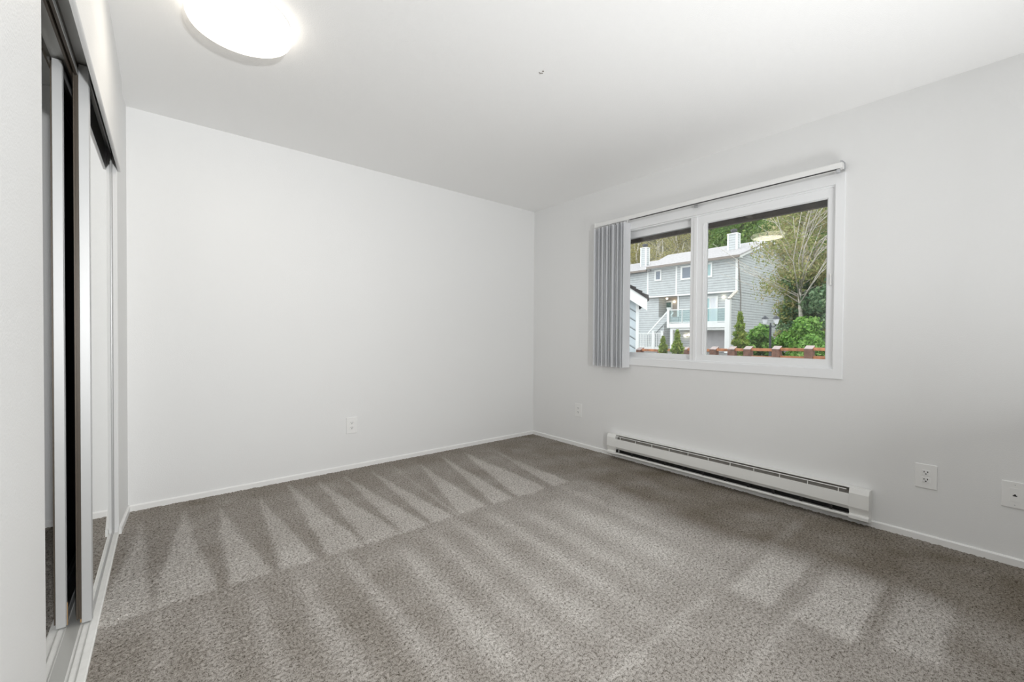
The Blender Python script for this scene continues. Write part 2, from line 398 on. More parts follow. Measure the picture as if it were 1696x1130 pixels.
# ------------------------------------------------------------------ closet doors and tracks
def closet_door(n, x0, x1, y0, y1, label):
    """x1 is the room side"""
    z0, z1 = 0.018, 2.052
    t = thing('door_%d' % n, ((x0+x1)/2, (y0+y1)/2, 0), label, 'closet door', kind='structure')
    sw = 0.028
    for a, bq in ((y0, y0+sw), (y1-sw, y1)):
        s = MB()
        # channel shaped aluminium stile: wide face to the room, rounded nose on the edge
        s.box(x0, x1, a, bq, z0, z1)
        s.box(x1, x1+.002, a+.003, bq-.012 if a == y0 else bq-.003, z0+.004, z1-.004)
        build('stile', s, 'aluminium', t, bevel=.0015)
    build('bottom_rail', MB().box(x0+.002, x1-.001, y0+sw, y1-sw, z0, z0+.03), 'aluminium', t, bevel=.001)
    build('top_rail', MB().box(x0+.002, x1-.001, y0+sw, y1-sw, z1-.03, z1), 'aluminium', t, bevel=.001)
    build('mirror', MB().box(x1-.007, x1-.003, y0+sw, y1-sw, z0+.03, z1-.03), 'mirror', t)
    bk = build('backing', MB().box(x0+.003, x1-.0075, y0+sw, y1-sw, z0+.03, z1-.03), 'mirror_back', t)
    bk['label'] = 'dark backing board of the mirror'
    # bronze return lips of the stiles at the back
    li = MB()
    for dx in ((.0, .0095) if n == 1 else (.0,)):
        li.box(x0-.0045-dx, x0-.0005-dx, y0+.003, y0+.008, z0+.015, z1-.01)
    if n == 1: li.box(x0-.014, x0, y0+.008, y0+.011, z0+.015, z1-.01)
    l = build('edge_lip', li, 'bronze', t); l['label'] = 'dark bronze lip along the back edge'
    gx_ = (x1-.0025, x1+.004) if n == 2 else (x0-.005, x0+.001)
    g = build('corner_guide', MB().box(*gx_, y0+.004, y0+.013, z0+.002, z0+.085), 'brass', t, bevel=.001); g['label'] = 'small tan corner guide at the foot of the door'
closet_door(1, -.236, -.209, 2.18, YE-.012, 'front mirrored sliding closet door with pale metal stiles')
closet_door(2, -.303, -.277, 2.19, YE-.012, 'rear mirrored sliding closet door stacked behind the front one')

tt = thing('bottom_track', (-.25, 2.1, 0), 'white metal floor track under the sliding closet doors', 'track')
base_ = MB().prism([(-.322, .0), (-.322, .0105), (-.319, .012), (-.194, .012), (-.190, .0105), (-.190, .0)], 'y', YN, YE-.002)
build('track_plate', base_, 'track_white', tt)
for xc in (-.289, -.2225):
    q = MB()
    for dx in (-.0105, .0075): q.box(xc+dx, xc+dx+.003, YN, YE-.003, .012, .0165)
    build('guide_rail', q, 'track_grey', tt)
build('track_channel', MB().box(-.276, -.240, YN, YE-.003, .012, .0132), 'track_grey', tt)
tt = thing('top_track', (-.25, 2.1, 2.065), 'dark bronze overhead track above the sliding closet doors', 'track')
q = MB(); q.box(-.309, -.192, YN, YE, 2.058, 2.065)
build('track_plate', q, 'track_grey', tt)
for x0, x1, z0, m in ((-.246, -.238, 2.012, 'bronze'), (-.2565, -.250, 2.005, 'bronze'), (-.311, -.306, 2.02, 'bronze')):
    build('track_lip', MB().box(x0, x1, YN, YE, z0, 2.058), m, tt)
build('track_edge', MB().box(-.238, -.2365, YN, YE, 2.0115, 2.03), 'aluminium', tt)['label'] = 'bright metal edge of the dark track'

# ------------------------------------------------------------------ window
win = thing('window_1', (XR, 1.62, WZ0), 'white vinyl sliding window with two panes beside the vertical blind', 'window', kind='structure')
def ring(mb, x0, x1, y0, y1, z0, z1, iy0, iy1, iz0, iz1):
    mb.box(x0, x1, y0, y1, z0, iz0); mb.box(x0, x1, y0, y1, iz1, z1)
    mb.box(x0, x1, y0, iy0, iz0, iz1); mb.box(x0, x1, iy1, y1, iz0, iz1)
    return mb
def ring1(x0, x1, y0, y1, z0, z1, iy0, iy1, iz0, iz1):
    """one mitred frame mesh"""
    m = MB()
    o = [(y0, z0), (y1, z0), (y1, z1), (y0, z1)]; i = [(iy0, iz0), (iy1, iz0), (iy1, iz1), (iy0, iz1)]
    v = [(x0, *q) for q in o]+[(x0, *q) for q in i]+[(x1, *q) for q in o]+[(x1, *q) for q in i]
    f = []
    for k in range(4):
        n = (k+1) % 4
        f += [(k, n, 4+n, 4+k), (8+k, 12+k, 12+n, 8+n), (k, 8+k, 8+n, n), (4+k, 4+n, 12+n, 12+k)]
    return m.add(v, f)
build('frame_trim', ring1(XR-.012, XR+.012, .688, 2.565, .834, 2.076, .737, 2.512, .893, 2.012), 'vinyl', win, bevel=.003)
build('frame', ring1(XR+.003, XR+.135, .725, 2.527, .878, 2.03, .745, 2.50, .905, 2.002), 'vinyl', win, bevel=.002)
sr = build('fixed_sash', ring1(XR+.012, XR+.050, .735, 1.655, .893, 2.008, .777, 1.534, .949, 1.945), 'vinyl', win, bevel=.003)
build('glass_pane', MB().box(XR+.030, XR+.034, .77, 1.54, .94, 1.95), 'pane', sr)
build('glazing_stop', ring1(XR+.020, XR+.030, .772, 1.54, .935, 1.951, .782, 1.528, .943, 1.941), 'vinyl', sr)
k = 1+.075/XR
sl = build('sliding_sash', ring1(XR+.056, XR+.094, 1.575, 2.51, .895, 2.008, 1.66, 2.455, 1.084-.137*k, 1.084+.846*k), 'vinyl', win, bevel=.003)
build('glass_pane', MB().box(XR+.073, XR+.077, 1.655, 2.46, .935, 1.96), 'pane', sl)
mtg = MB(); mtg.box(XR+.004, XR+.022, 1.60, 1.625, .90, 2.0); mtg.box(XR+.006, XR+.018, 1.548, 1.556, .95, 1.94)
build('meeting_rail', mtg, 'vinyl', win, bevel=.002)
h = MB(); h.box(XR+.001, XR+.012, .752, .763, 1.405, 1.475); h.box(XR-.004, XR+.004, .754, .7585, 1.415, 1.465)
build('pull_handle', h, 'plastic', win, bevel=.002)

# ------------------------------------------------------------------ vertical blind
vb = thing('vertical_blind', (3.085, 1.6, 2.1), 'white vertical blind drawn to the left of the window', 'blind')
y0, y1, z0, z1 = .690, 2.523, 2.083, 2.117
hr = build('headrail', MB().prism([(3.066, z0), (3.108, z0), (3.108, z1-.004), (3.104, z1), (3.070, z1), (3.066, z1-.004)], 'y', y0, y1), 'plastic', vb)
build('slot', MB().box(3.073, 3.091, .715, 2.165, z0-.0012, z0+.002), 'black_slot', hr)['label'] = 'dark slot along the underside of the rail'
build('end_cap', MB().box(3.064, 3.11, y1-.003, y1+.012, z0-.004, z1+.002), 'plastic', vb, bevel=.002)
random.seed(5)
nv = 15
for i in range(nv):
    yc = 2.190 + i*(.318/(nv-1))
    ang = math.radians([4, -9, 7, -4, 10, -12, 3, 8, -7, 2, -10, 6, -3, 9, -14][i])
    if i == 0: ang = math.radians(-7)
    pr = []; n = 7
    for s in (0, 1):
        rng_ = range(n) if s == 0 else range(n-1, -1, -1)
        for j in rng_:
            t = j/(n-1)*2-1
            a = t*.0445; bq = .006*(1-t*t) + (.0006 if s else -.0006)
            pr.append((3.085 + a*math.cos(ang)-bq*math.sin(ang), yc + a*math.sin(ang)+bq*math.cos(ang)))
    v = build('vane', MB().prism(pr, 'z', .812, 2.068), 'vane', vb)
    build('hanger', MB().box(3.082, 3.088, yc-.004, yc+.004, 2.06, 2.086), 'plastic', v)
br = MB(); br.box(3.068, 3.143, .692, .7, 2.086, 2.128); br.box(3.068, 3.112, .684, .700, 2.117, 2.1195)
build('end_bracket', br, 'galvanised', vb, bevel=.001)['label'] = 'bare metal bracket at the right end of the rail'
build('cord_pulley', MB().box(3.074, 3.092, .702, .722, 2.058, 2.083), 'galvanised', vb, bevel=.003)
cb = MB(); cb.box(3.08, 3.143, 1.578, 1.603, 2.117, 2.1195); cb.box(3.103, 3.112, 1.578, 1.603, 2.06, 2.118)
build('centre_bracket', cb, 'galvanised', vb, bevel=.001)
cb = MB(); cb.box(3.08, 3.143, 2.46, 2.48, 2.117, 2.1195)
build('centre_bracket', cb, 'galvanised', vb, bevel=.001)

# ------------------------------------------------------------------ baseboard heater
ht = thing('baseboard_heater', (XR-.035, 1.45, .03), 'long white electric baseboard heater under the window', 'heater')
ya, yb, yc, yd = .542, .634, 2.282, 2.372
fx = 3.070
def cap_prof(i=0.0): return [(XR-.001, .022), (fx+.014, .030), (fx-.004, .040), (fx-.004, .058), (fx+.016, .064), (fx-.002, .106), (fx, .185), (fx+.012, .212), (XR-.001, .209)]
for a, b_ in ((ya, yb), (yc, yd)):
    build('end_cap', MB().prism(cap_prof(), 'y', a, b_), 'heater_enamel', ht, bevel=.0015)
back = MB(); back.prism([(XR-.004, .022), (XR-.001, .022), (XR-.001, .2095), (fx+.013, .213), (fx+.013, .2105), (XR-.004, .206)], 'y', yb, yc)
build('back_plate', back, 'heater_enamel', ht)
build('element_fins', MB().box(fx+.026, fx+.062, yb+.02, yc-.02, .085, .150), 'heater_grey', ht)
inner = MB().box(fx+.066, fx+.068, yb, yc, .03, .205)
build('shade_sheet', inner, 'dark', ht)  # near-black sheet that paints the shade inside the heater gap
build('deflector', MB().prism([(fx+.064, .206), (fx+.022, .160), (fx+.024, .158), (fx+.066, .203)], 'y', yb, yc), 'heater_grey', ht)
fp = MB().prism([(fx+.018, .084), (fx+.016, .086), (fx-.002, .108), (fx, .174), (fx+.010, .176), (fx+.010, .170), (fx+.002, .168), (fx+.001, .110)], 'y', yb, yc)
build('front_panel', fp, 'heater_enamel', ht)
lip = MB().prism([(fx+.06, .036), (fx-.002, .044), (fx-.004, .047), (fx-.004, .055), (fx+.001, .058), (fx+.060, .046)], 'y', yb, yc)
build('bottom_lip', lip, 'heater_enamel', ht)
gr = MB(); gr.tube([(fx+.006, yb+.012, .200), (fx+.006, yc-.008, .200)], .0028, 8)
gl_ = build('grille_rod', gr, 'heater_enamel', ht)
for i in range(11):
    yy = yb+.05+i*(yc-yb-.1)/10
    build('grille_clip', MB().box(fx+.004, fx+.008, yy-.002, yy+.002, .172, .200), 'heater_enamel', ht)
    build('panel_tab', MB().box(fx+.004, fx+.02, yy+.03, yy+.042, .060, .084), 'dark', ht)

# ------------------------------------------------------------------ wall plates
def wall_frame(wall, u0, z0):
    if wall == 'right': return lambda u, v, w_: (XR-w_, u0-u, z0+v)
    return lambda u, v, w_: (u0+u, YB-w_, z0+v)
def slab(fn, u0, u1, v0, v1, w0, w1):
    m = MB(); c = [(u0, v0), (u1, v0), (u1, v1), (u0, v1)]
    v = [fn(*q, w0) for q in c]+[fn(*q, w1) for q in c]
    return m.add(v, [(3,2,1,0),(4,5,6,7),(0,1,5,4),(1,2,6,5),(2,3,7,6),(3,0,4,7)])
def fix(o):
    import bmesh
    b = bmesh.new(); b.from_mesh(o.data); bmesh.ops.recalc_face_normals(b, faces=b.faces); b.to_mesh(o.data); b.free(); return o
def outlet(wall, u, z, label):
    fn = wall_frame(wall, u, z); c = fn(0, 0, 0)
    t = thing('wall_outlet', c, label, 'outlet', 'white wall outlets')
    fix(build('cover_plate', slab(fn, -.043, .043, -.065, .065, 0, .0065), 'plastic', t, bevel=.003))
    for s in (1, -1):
        rc = fix(build('receptacle', slab(fn, -.0165, .0165, s*.0195-.0145, s*.0195+.0145, .006, .0085), 'plastic', t, bevel=.002))
        mb = MB()
        for (a, bq, c2, d) in ((-.0085, -.0055, .0005, .0085), (.0052, .0088, .0005, .0085), (-.003, .003, -.0085, -.0035)):
            q = slab(fn, a, bq, s*.0195+c2, s*.0195+d, .0075, .0089); mb.add(q.v, q.f)
        fix(build('slots', mb, 'black_slot', rc))
    fix(build('screw', slab(fn, -.002, .002, -.002, .002, .006, .0075), 'plastic', t, bevel=.0008))
outlet('back', 1.164, .351, 'white duplex outlet low on the long back wall')
outlet('right', 2.772, .355, 'small white outlet between the room corner and the heater')
outlet('right', .321, .347, 'white outlet on the wall just right of the heater')
fn = wall_frame('right', .015, .337)
t = thing('phone_jack', fn(0, 0, 0), 'white wall plate with one small dark phone socket at the right edge', 'phone socket')
fix(build('cover_plate', slab(fn, -.043, .043, -.063, .063, 0, .0065), 'plastic', t, bevel=.003))
fix(build('insert', slab(fn, -.017, .017, -.033, .033, .006, .0075), 'plastic', t, bevel=.001))
ps = slab(fn, -.007, .007, -.006, -.001, .007, .0082); q = slab(fn, -.0032, .0032, -.001, .004, .007, .0082); ps.add(q.v, q.f)
fix(build('socket', ps, 'black_slot', t))
for s in (1, -1): fix(build('screw', slab(fn, -.002, .002, s*.048-.002, s*.048+.002, .006, .0075), 'galvanised', t, bevel=.0008))

# ------------------------------------------------------------------ ceiling lamp
def ceiling_lamp(c, label, diff, rim, rad=.193):
    t = thing('ceiling_lamp', c, label, 'ceiling lamp')
    k = rad/.193
    build('base_ring', MB().lathe([(.150*k, -.002), (.188*k, -.002), (.188*k, -.014), (.150*k, -.014)], c, 64), 'plastic', t, smooth=True)
    build('rim', MB().lathe([(.188*k, -.012), (.1935*k, -.022), (.1935*k, -.044), (.188*k, -.056), (.176*k, -.0605), (.168*k, -.0605)], c, 72), rim, t, smooth=True)
    build('diffuser', MB().lathe([(.1695*k, -.060), (.15*k, -.0625), (.10*k, -.0655), (.05*k, -.067), (0.0, -.0675)], c, 72), diff, t, smooth=True)
ceiling_lamp((.258, 2.145, H), 'round white glowing ceiling lamp near the closet', 'lamp_diffuser', 'lamp_rim')
hk = MB(); hk.tube([(1.490, 1.603, H-.0015), (1.500, 1.607, H-.002), (1.512, 1.598, H-.0015)], [.0015, .003, .0015], 6)
hk.tube([(1.497, 1.588, H-.001), (1.501, 1.585, H-.0025), (1.505, 1.583, H-.001)], [.002, .0035, .002], 6)
tag(build('ceiling_nick', hk, 'heater_grey', origin=(1.50, 1.6, H)), 'tiny grey nick in the middle of the white ceiling', 'mark')

# ------------------------------------------------------------------ outside: own eave and ground
ev = MB(); ev.box(XR+.15, 3.90, -3, 7, 2.125, 2.15)
for y in np.arange(-2.8, 7, .61): ev.box(XR+.16, 3.86, y, y+.04, 2.10, 2.126)
ev.box(3.86, 3.90, -3, 7, 2.08, 2.30); ev.box(XR+.15, 3.95, -3, 7, 2.30, 2.36)  # last box: unseen roof slab added on top to block sky light
tag(build('trim_1', ev, 'eave_wood'), 'dark brown roof eave outside above the window', 'eave', kind='structure')
GZ = -.2
tag(build('ground', MB().box(XR+.15, 60, -40, 90, GZ-.2, GZ), 'asphalt'), 'grey paved yard outside the window', 'ground', kind='structure')
def make_hill():
    xs = np.linspace(47, 125, 40); ys = np.linspace(-30, 120, 60); rng = np.random.default_rng(1)
    m = MB()
    for x in xs:
        for y in ys:
            z = GZ-.3+max(0, (x-47))*.62 + (rng.uniform(-.5, .5) if x > 48 else 0)
            m.v.append((x, y, z))
    ny = len(ys)
    for i in range(len(xs)-1):
        for j in range(ny-1): m.f.append((i*ny+j, (i+1)*ny+j, (i+1)*ny+j+1, i*ny+j+1))
    tag(build('hillside', m, 'hill', smooth=True), 'steep wooded hillside behind the grey house', 'hill', kind='structure')
make_hill()

# ------------------------------------------------------------------ garage with diagonal siding
g = thing('garage', (12.5, 8.068, GZ), 'pale garage gable with diagonal siding and dark shingle edge, left of the house', 'garage')
g.rotation_euler = (0, 0, math.radians(36.87))          # local +x leads away from the window, +y to the left
def gpart(name, mb, mat):
    return build(name, shift(mb, (0, 0, -GZ)), mat, g, origin=(0, 0, 0))
def rake(y): return 2.368+y*.67
yp = 3.6
gpart('wall', MB().prism([(.30, GZ), (6.9, GZ), (6.9, rake(.3)-.12), (yp, rake(yp)-.12), (.30, rake(.30)-.12)], 'x', .0, 4.5), 'garage_siding')
gpart('corner_board', MB().box(-.035, .12, .245, .345, GZ, rake(.25)-.15), 'house_trim')
gpart('fascia', MB().prism([(0, rake(0)-.43), (0, rake(0)-.02), (yp, rake(yp)-.02), (yp, rake(yp)-.50)], 'x', -.30, -.25), 'house_trim')
rf = MB().prism([(-.06, rake(-.06)-.05), (-.06, rake(-.06)+.03), (yp, rake(yp)+.03), (7.26, rake(-.06)+.03), (7.26, rake(-.06)-.05), (yp, rake(yp)-.05)], 'x', -.34, 4.8)
for i in range(18):
    ya_ = -.04+i*.20
    rf.prism([(ya_, rake(ya_)+.02), (ya_, rake(ya_)+.10), (ya_+.19, rake(ya_+.19)+.05), (ya_+.19, rake(ya_+.19)+.02)], 'x', -.36, 4.8)
gpart('roof', rf, 'shingle_dark')

# ------------------------------------------------------------------ house
hs = thing('house', (40, 19, GZ), 'three storey grey sided townhouse with balcony and white trim beyond the fence', 'house')
XF = 36.0
def part(name, mb, mat, parent=hs, **kw): return build(name, mb, mat, parent, **kw)
up = MB(); up.box(36.0, 45.5, 14.88, 20.15, 4.80, 7.70); up.prism([(36.0, 7.70), (42.6, 9.86), (49.2, 7.70)], 'y', 14.88, 15.0)
part('upper_wall', up, 'house_siding')
part('upper_wall', MB().box(36.22, 45.5, 20.15, 23.2, 4.86, 7.70), 'house_siding')
lo = MB(); lo.box(36.45, 49, 14.90, 20.2, GZ, 4.80); lo.box(45.5, 49.2, 14.88, 20.15, 4.8, 7.70); lo.box(36.6, 45.5, 22.3, 30, GZ, 4.86); lo.box(36.4, 38.0, 20.2, 22.3, GZ, 2.9)
lo.box(34.72, 36.45, 14.88, 15.02, GZ, 4.15); lo.prism([(34.72, 4.12), (36.0, 4.80), (36.45, 4.80), (36.45, 4.12)], 'y', 14.88, 15.02)
part('lower_wall', lo, 'house_siding')
part('side_unit_wall', MB().box(36.35, 45.5, 23.25, 34, 4.86, 7.40), 'house_siding')
part('porch_recess', MB().box(38.0, 38.2, 20.2, 24, 2.9, 4.86), 'porch_wall')
part('porch_soffit', MB().box(36.3, 38.0, 20.2, 23.2, 4.80, 4.86), 'porch_wall')
# trims
for q in ((35.95, 36.02, 14.84, 15.02, 4.6, 7.7), (35.97, 36.24, 20.10, 20.26, 4.85, 7.7), (36.28, 36.36, 23.22, 23.40, 4.86, 7.4), (36.40, 36.46, 18.70, 18.86, GZ, 1.6), (36.38, 36.44, 20.12, 20.28, 2.9, 4.84)):
    part('corner_trim', MB().box(*q), 'house_trim')
for q in ((35.96, 36.04, 14.88, 20.2, 4.78, 4.90), (36.18, 36.26, 20.2, 23.25, 4.82, 4.93)):
    part('band_trim', MB().box(*q), 'house_trim')
part('wing_cap', MB().prism([(34.62, 4.08), (34.62, 4.17), (36.0, 4.90), (36.0, 4.80)], 'y', 14.80, 15.06), 'bark_pale')['label'] = 'tan sloping cap of the side wall'
# roofs
ro = MB(); s = .327
def rz(x): return 7.74+(x-35.6)*s
ro.add([(35.5, 14.55, rz(35.5)), (35.5, 22.95, rz(35.5)), (42.6, 24.9, rz(42.6)), (42.6, 14.55, rz(42.6)), (49.7, 14.55, rz(35.5)), (49.7, 24.9, rz(35.5)),
        (35.5, 14.55, rz(35.5)-.12), (35.5, 22.95, rz(35.5)-.12), (42.6, 24.9, rz(42.6)-.12), (42.6, 14.55, rz(42.6)-.12), (49.7, 14.55, rz(35.5)-.12), (49.7, 24.9, rz(35.5)-.12)],
       [(0, 3, 2, 1), (3, 4, 5, 2), (6, 7, 8, 9), (9, 8, 11, 10), (0, 1, 7, 6), (1, 2, 8, 7), (2, 5, 11, 8), (5, 4, 10, 11), (3, 0, 6, 9), (4, 3, 9, 10)])
part('roof', ro, 'shingle')
part('rake_board', MB().prism([(35.6, rz(35.6)-.30), (35.6, rz(35.6)-.10), (42.6, rz(42.6)-.10), (49.6, rz(35.6)-.10), (49.6, rz(35.6)-.30), (42.6, rz(42.6)-.30)], 'y', 14.58, 14.64), 'house_trim')
part('gutter', MB().box(35.42, 35.56, 14.55, 22.95, rz(35.5)-.22, rz(35.5)-.02), 'gutter')
part('side_unit_roof', MB().prism([(35.9, 7.38), (35.9, 7.52), (42.6, 9.6), (49, 7.5), (49, 7.38)], 'y', 22.9, 34), 'shingle')
part('gutter', MB().box(35.82, 35.94, 23.2, 34, 7.34, 7.52), 'gutter')
part('soffit', MB().box(35.56, 36.3, 14.6, 23.2, rz(35.5)-.2, rz(35.5)-.12), 'house_trim')
part('downspout', MB().tube([(35.93, 14.80, 7.4), (36.5, 14.80, 4.5), (36.5, 14.80, GZ)], .04, 6), 'gutter')
for (a, b_, z0_, z1_, x0, x1, cw) in ((25.30, 25.95, 7.9, 10.38, 39.0, 39.62, .13), (16.20, 17.00, 8.2, 10.24, 39.0, 39.62, .13)):
    c = part('chimney', MB().box(x0, x1, a, b_, z0_, z1_), 'house_siding')
    for yy in (a-.03, b_-cw+.03):
        for xx in (x0-.03, x1-cw+.03): build('corner_trim', MB().box(xx, xx+cw, yy, yy+cw, z0_, z1_+.02), 'house_trim', c)
    m = MB(); m.box(x0-.05, x1+.05, a-.05, b_+.05, z1_, z1_+.07); build('chimney_crown', m, 'house_trim', c)
    m = MB(); m.lathe([(.20, -.05), (.20, .16), (.28, .18), (.28, .34), (.16, .38)], ((x0+x1)/2, (a+b_)/2, z1_+.1), 16); build('flue_cap', m, 'dark_cap', c)
def window_part(name, x, ya_, yb_, z0_, z1_, panes, fw=.10):
    """panes: list of (fraction0, fraction1, material) from the left, where left is +y"""
    m = ring1(x-.06, x+.05, ya_, yb_, z0_, z1_, ya_+fw, yb_-fw, z0_+fw, z1_-fw)
    f = build(name, m, 'house_trim', hs)
    for a, b_, mt in panes:
        y1_ = yb_-fw-(yb_-ya_-2*fw)*a; y0_ = yb_-fw-(yb_-ya_-2*fw)*b_
        build('pane', MB().box(x-.02, x+.02, y0_+.02, y1_-.02, z0_+fw, z1_-fw), mt, f)
        build('sash', ring1(x-.045, x-.005, y0_, y1_, z0_+fw, z1_-fw, y0_+.05, y1_-.05, z0_+fw+.05, z1_-fw-.05), 'house_trim', f)
window_part('window', 36.0, 16.91, 19.76, 6.17, 7.42, [(0, .32, 'house_pane'), (.32, .66, 'curtain'), (.66, 1, 'house_pane_teal')])
f = None
window_part('window', 36.22, 21.80, 22.52, 6.36, 7.40, [(0, 1, 'house_pane')], .09)
window_part('sliding_door', 36.45, 16.62, 18.95, 2.25, 4.58, [(0, .42, 'curtain'), (.42, .74, 'house_pane_teal'), (.74, 1, 'curtain')], .12)
k = 38.0/36
window_part('entry_door', 38.0, 20.52*k, 21.57*k, 2.9, 4.56, [(0, 1, 'house_pane_green')], .10)
gd = MB(); gd.box(36.40, 36.5, 15.55, 18.55, GZ, 1.60)
for z in (.25, .70, 1.15): gd.box(36.39, 36.41, 15.55, 18.55, z-.02, z+.38)
part('garage_door', gd, 'garage_door')
part('garage_header', MB().box(36.38, 36.45, 15.4, 18.7, 1.60, 1.72), 'house_trim')
# balcony
kx = 34.7/36
part('balcony_floor', MB().box(34.75, 36.45, 15.05, 20.22, 1.95, 2.22), 'house_trim')
part('balcony_fascia', MB().box(34.66, 34.75, 15.05, 20.24, 1.86, 2.24), 'house_trim')
part('balcony_beam', MB().box(34.8, 35.0, 15.05, 20.05, 1.66, 1.86), 'house_trim')
part('column', MB().box(34.62, 34.92, 14.86, 15.24, GZ, 4.12), 'house_trim')
part('column', MB().box(34.75, 34.95, 19.78, 20.02, GZ, 1.70), 'house_trim')
m = MB(); m.box(34.62, 34.86, 20.06, 20.28, 1.86, 3.58); m.box(34.58, 34.90, 20.02, 20.32, 3.58, 3.66)
part('railing_post', m, 'house_trim')
for yy in (18.9, 17.8, 16.7): part('railing_post', MB().box(34.70, 34.76, yy-.03, yy+.03, 2.22, 3.44), 'house_trim')
m = MB(); m.box(34.69, 34.77, 15.2, 20.1, 3.40, 3.47); m.box(34.70, 34.76, 15.2, 20.1, 2.32, 2.37)
part('railing_bar', m, 'house_trim')
part('glass_panel', MB().box(34.72, 34.74, 15.2, 20.1, 2.37, 3.40), 'rail_glass')
# stairs up to the porch
st_ = MB()
for i in range(9):
    y1_ = 22.9-i*.20; st_.box(35.5, 36.5, y1_-.22, y1_, GZ, .9+i*.22)
part('stairs', st_, 'house_siding')
for xx in (35.4, 36.5):
    m = MB(); m.prism([(22.75, 1.22), (22.75, 1.38), (20.75, 3.40), (20.75, 3.22)], 'x', xx, xx+.08)
    part('stair_handrail', m, 'house_trim')
m = MB(); m.prism([(22.75, .62), (22.75, 1.22), (20.75, 3.22), (20.75, 2.5)], 'x', 35.42, 35.46)
part('stair_side_panel', m, 'house_siding')
for yy in (21.85, 20.95, 23.5):
    m = MB(); m.box(34.95, 35.13, yy-.10, yy+.10, GZ, 1.52); m.box(34.92, 35.16, yy-.13, yy+.13, 1.52, 1.60)
    part('deck_post', m, 'house_trim')
m = MB(); m.box(35.0, 35.08, 20.9, 24.6, 1.32, 1.40); m.box(35.0, 35.08, 20.9, 24.6, .02, .10)
for i in range(21): m.box(35.02, 35.06, 21.0+i*.17, 21.05+i*.17, .1, 1.32)
part('deck_railing', m, 'house_trim')
part('deck_floor', MB().box(35.0, 36.5, 20.9, 24.6, GZ, .04), 'house_trim')
# porch lamps
for c in ((36.35, 16.15, 4.45), (36.35, 19.15, 1.25), (36.35, 19.5, 1.18), (37.9, 21.45, 4.45), (37.2, 21.8, 4.72)):
    part('porch_lamp', MB().lathe([(0, -.09), (.07, -.065), (.09, 0), (.07, .065), (0, .09)], c, 12), 'porch_bulb', smooth=True)

# ------------------------------------------------------------------ guard rail fence
fe = thing('guard_rail_fence', (12, 5, GZ), 'low reddish brown timber guard rail with square posts outside the window', 'fence')
posts = [1.9, 2.58, 3.28, 3.98, 4.66, 5.07, 5.56, 6.42, 7.2, 7.97]
for y in posts:
    zt = .885-(y-3.28)*.035 if y > 3.28 else .885
    m = MB().prism([(11.90, GZ), (12.10, GZ), (12.10, zt), (11.90, zt-.075)], 'y', y-.085, y+.085)
    p_ = build('post', m, 'fence_post_wood', fe)
    build('post_top', MB().prism([(11.895, zt-.077), (12.10, zt), (12.10, zt+.006), (11.895, zt-.070)], 'y', y-.088, y+.088), 'fence_top_wood', p_)
for a, b_ in zip(posts[:-1], posts[1:]):
    zt = .832-((a+b_)/2-3.28)*.035
    for dz in (0, -.20):
        build('rail', MB().box(11.96, 12.05, a+.085, b_-.085, zt-.075+dz, zt+dz), 'fence_wood', fe, bevel=.006)

# ------------------------------------------------------------------ lamp post
lp = thing('lamp_post', (22, 7.58, GZ), 'black twin lantern lamp post in front of the bright green shrubs', 'lamp post')
cx, cy = 22, 7.58
build('pole', MB().lathe([(.13, 0), (.13, .18), (.075, .24), (.05, .5), (.042, 1.75), (.06, 1.8), (.04, 1.86), (.03, 1.95)], (cx, cy, GZ), 12), 'lamp_iron', lp, smooth=True)
for s in (-1, 1):
    build('arm', MB().tube([(cx, cy, 1.62), (cx, cy+s*.10, 1.56), (cx, cy+s*.2, 1.60), (cx, cy+s*.24, 1.70)], .018, 6), 'lamp_iron', lp)
    ln = build('lantern', MB().lathe([(.06, 1.70), (.13, 1.92), (.13, 1.94)], (cx, cy+s*.24, 0), 8), 'curtain', lp)
    build('lantern_cap', MB().lathe([(.17, 1.94), (.10, 2.03), (.02, 2.10), (0, 2.12)], (cx, cy+s*.24, 0), 8), 'lamp_iron', ln)

# ------------------------------------------------------------------ plants
def leaves(rng, centers, radii, n, size, squash=1.0, shell=.55, aspect=1.8):
    """n leaf quads spread over blobs; returns MB"""
    C_ = np.array(centers, float); R_ = np.array(radii, float)
    pk = rng.choice(len(C_), n, p=R_**2/np.sum(R_**2))
    d = rng.normal(0, 1, (n, 3)); d /= np.linalg.norm(d, axis=1)[:, None]
    rr = R_[pk]*(shell+(1-shell)*rng.random(n)**.6)
    P = C_[pk]+d*rr[:, None]*np.array([1, 1, squash])
    nrm = d+rng.normal(0, .6, (n, 3)); nrm /= np.linalg.norm(nrm, axis=1)[:, None]
    t = np.cross(nrm, rng.normal(0, 1, (n, 3))); t /= np.linalg.norm(t, axis=1)[:, None]
    bt = np.cross(nrm, t); s = size*rng.uniform(.6, 1.25, n)[:, None]
    a = P-t*s*aspect/2; b = P+bt*s*.5; c = P+t*s*aspect/2; e = P-bt*s*.5
    V = np.stack([a, b, c, e], 1).reshape(-1, 3)
    m = MB(); m.v = [tuple(q) for q in V]; m.f = [(4*i, 4*i+1, 4*i+2, 4*i+3) for i in range(n)]
    return m
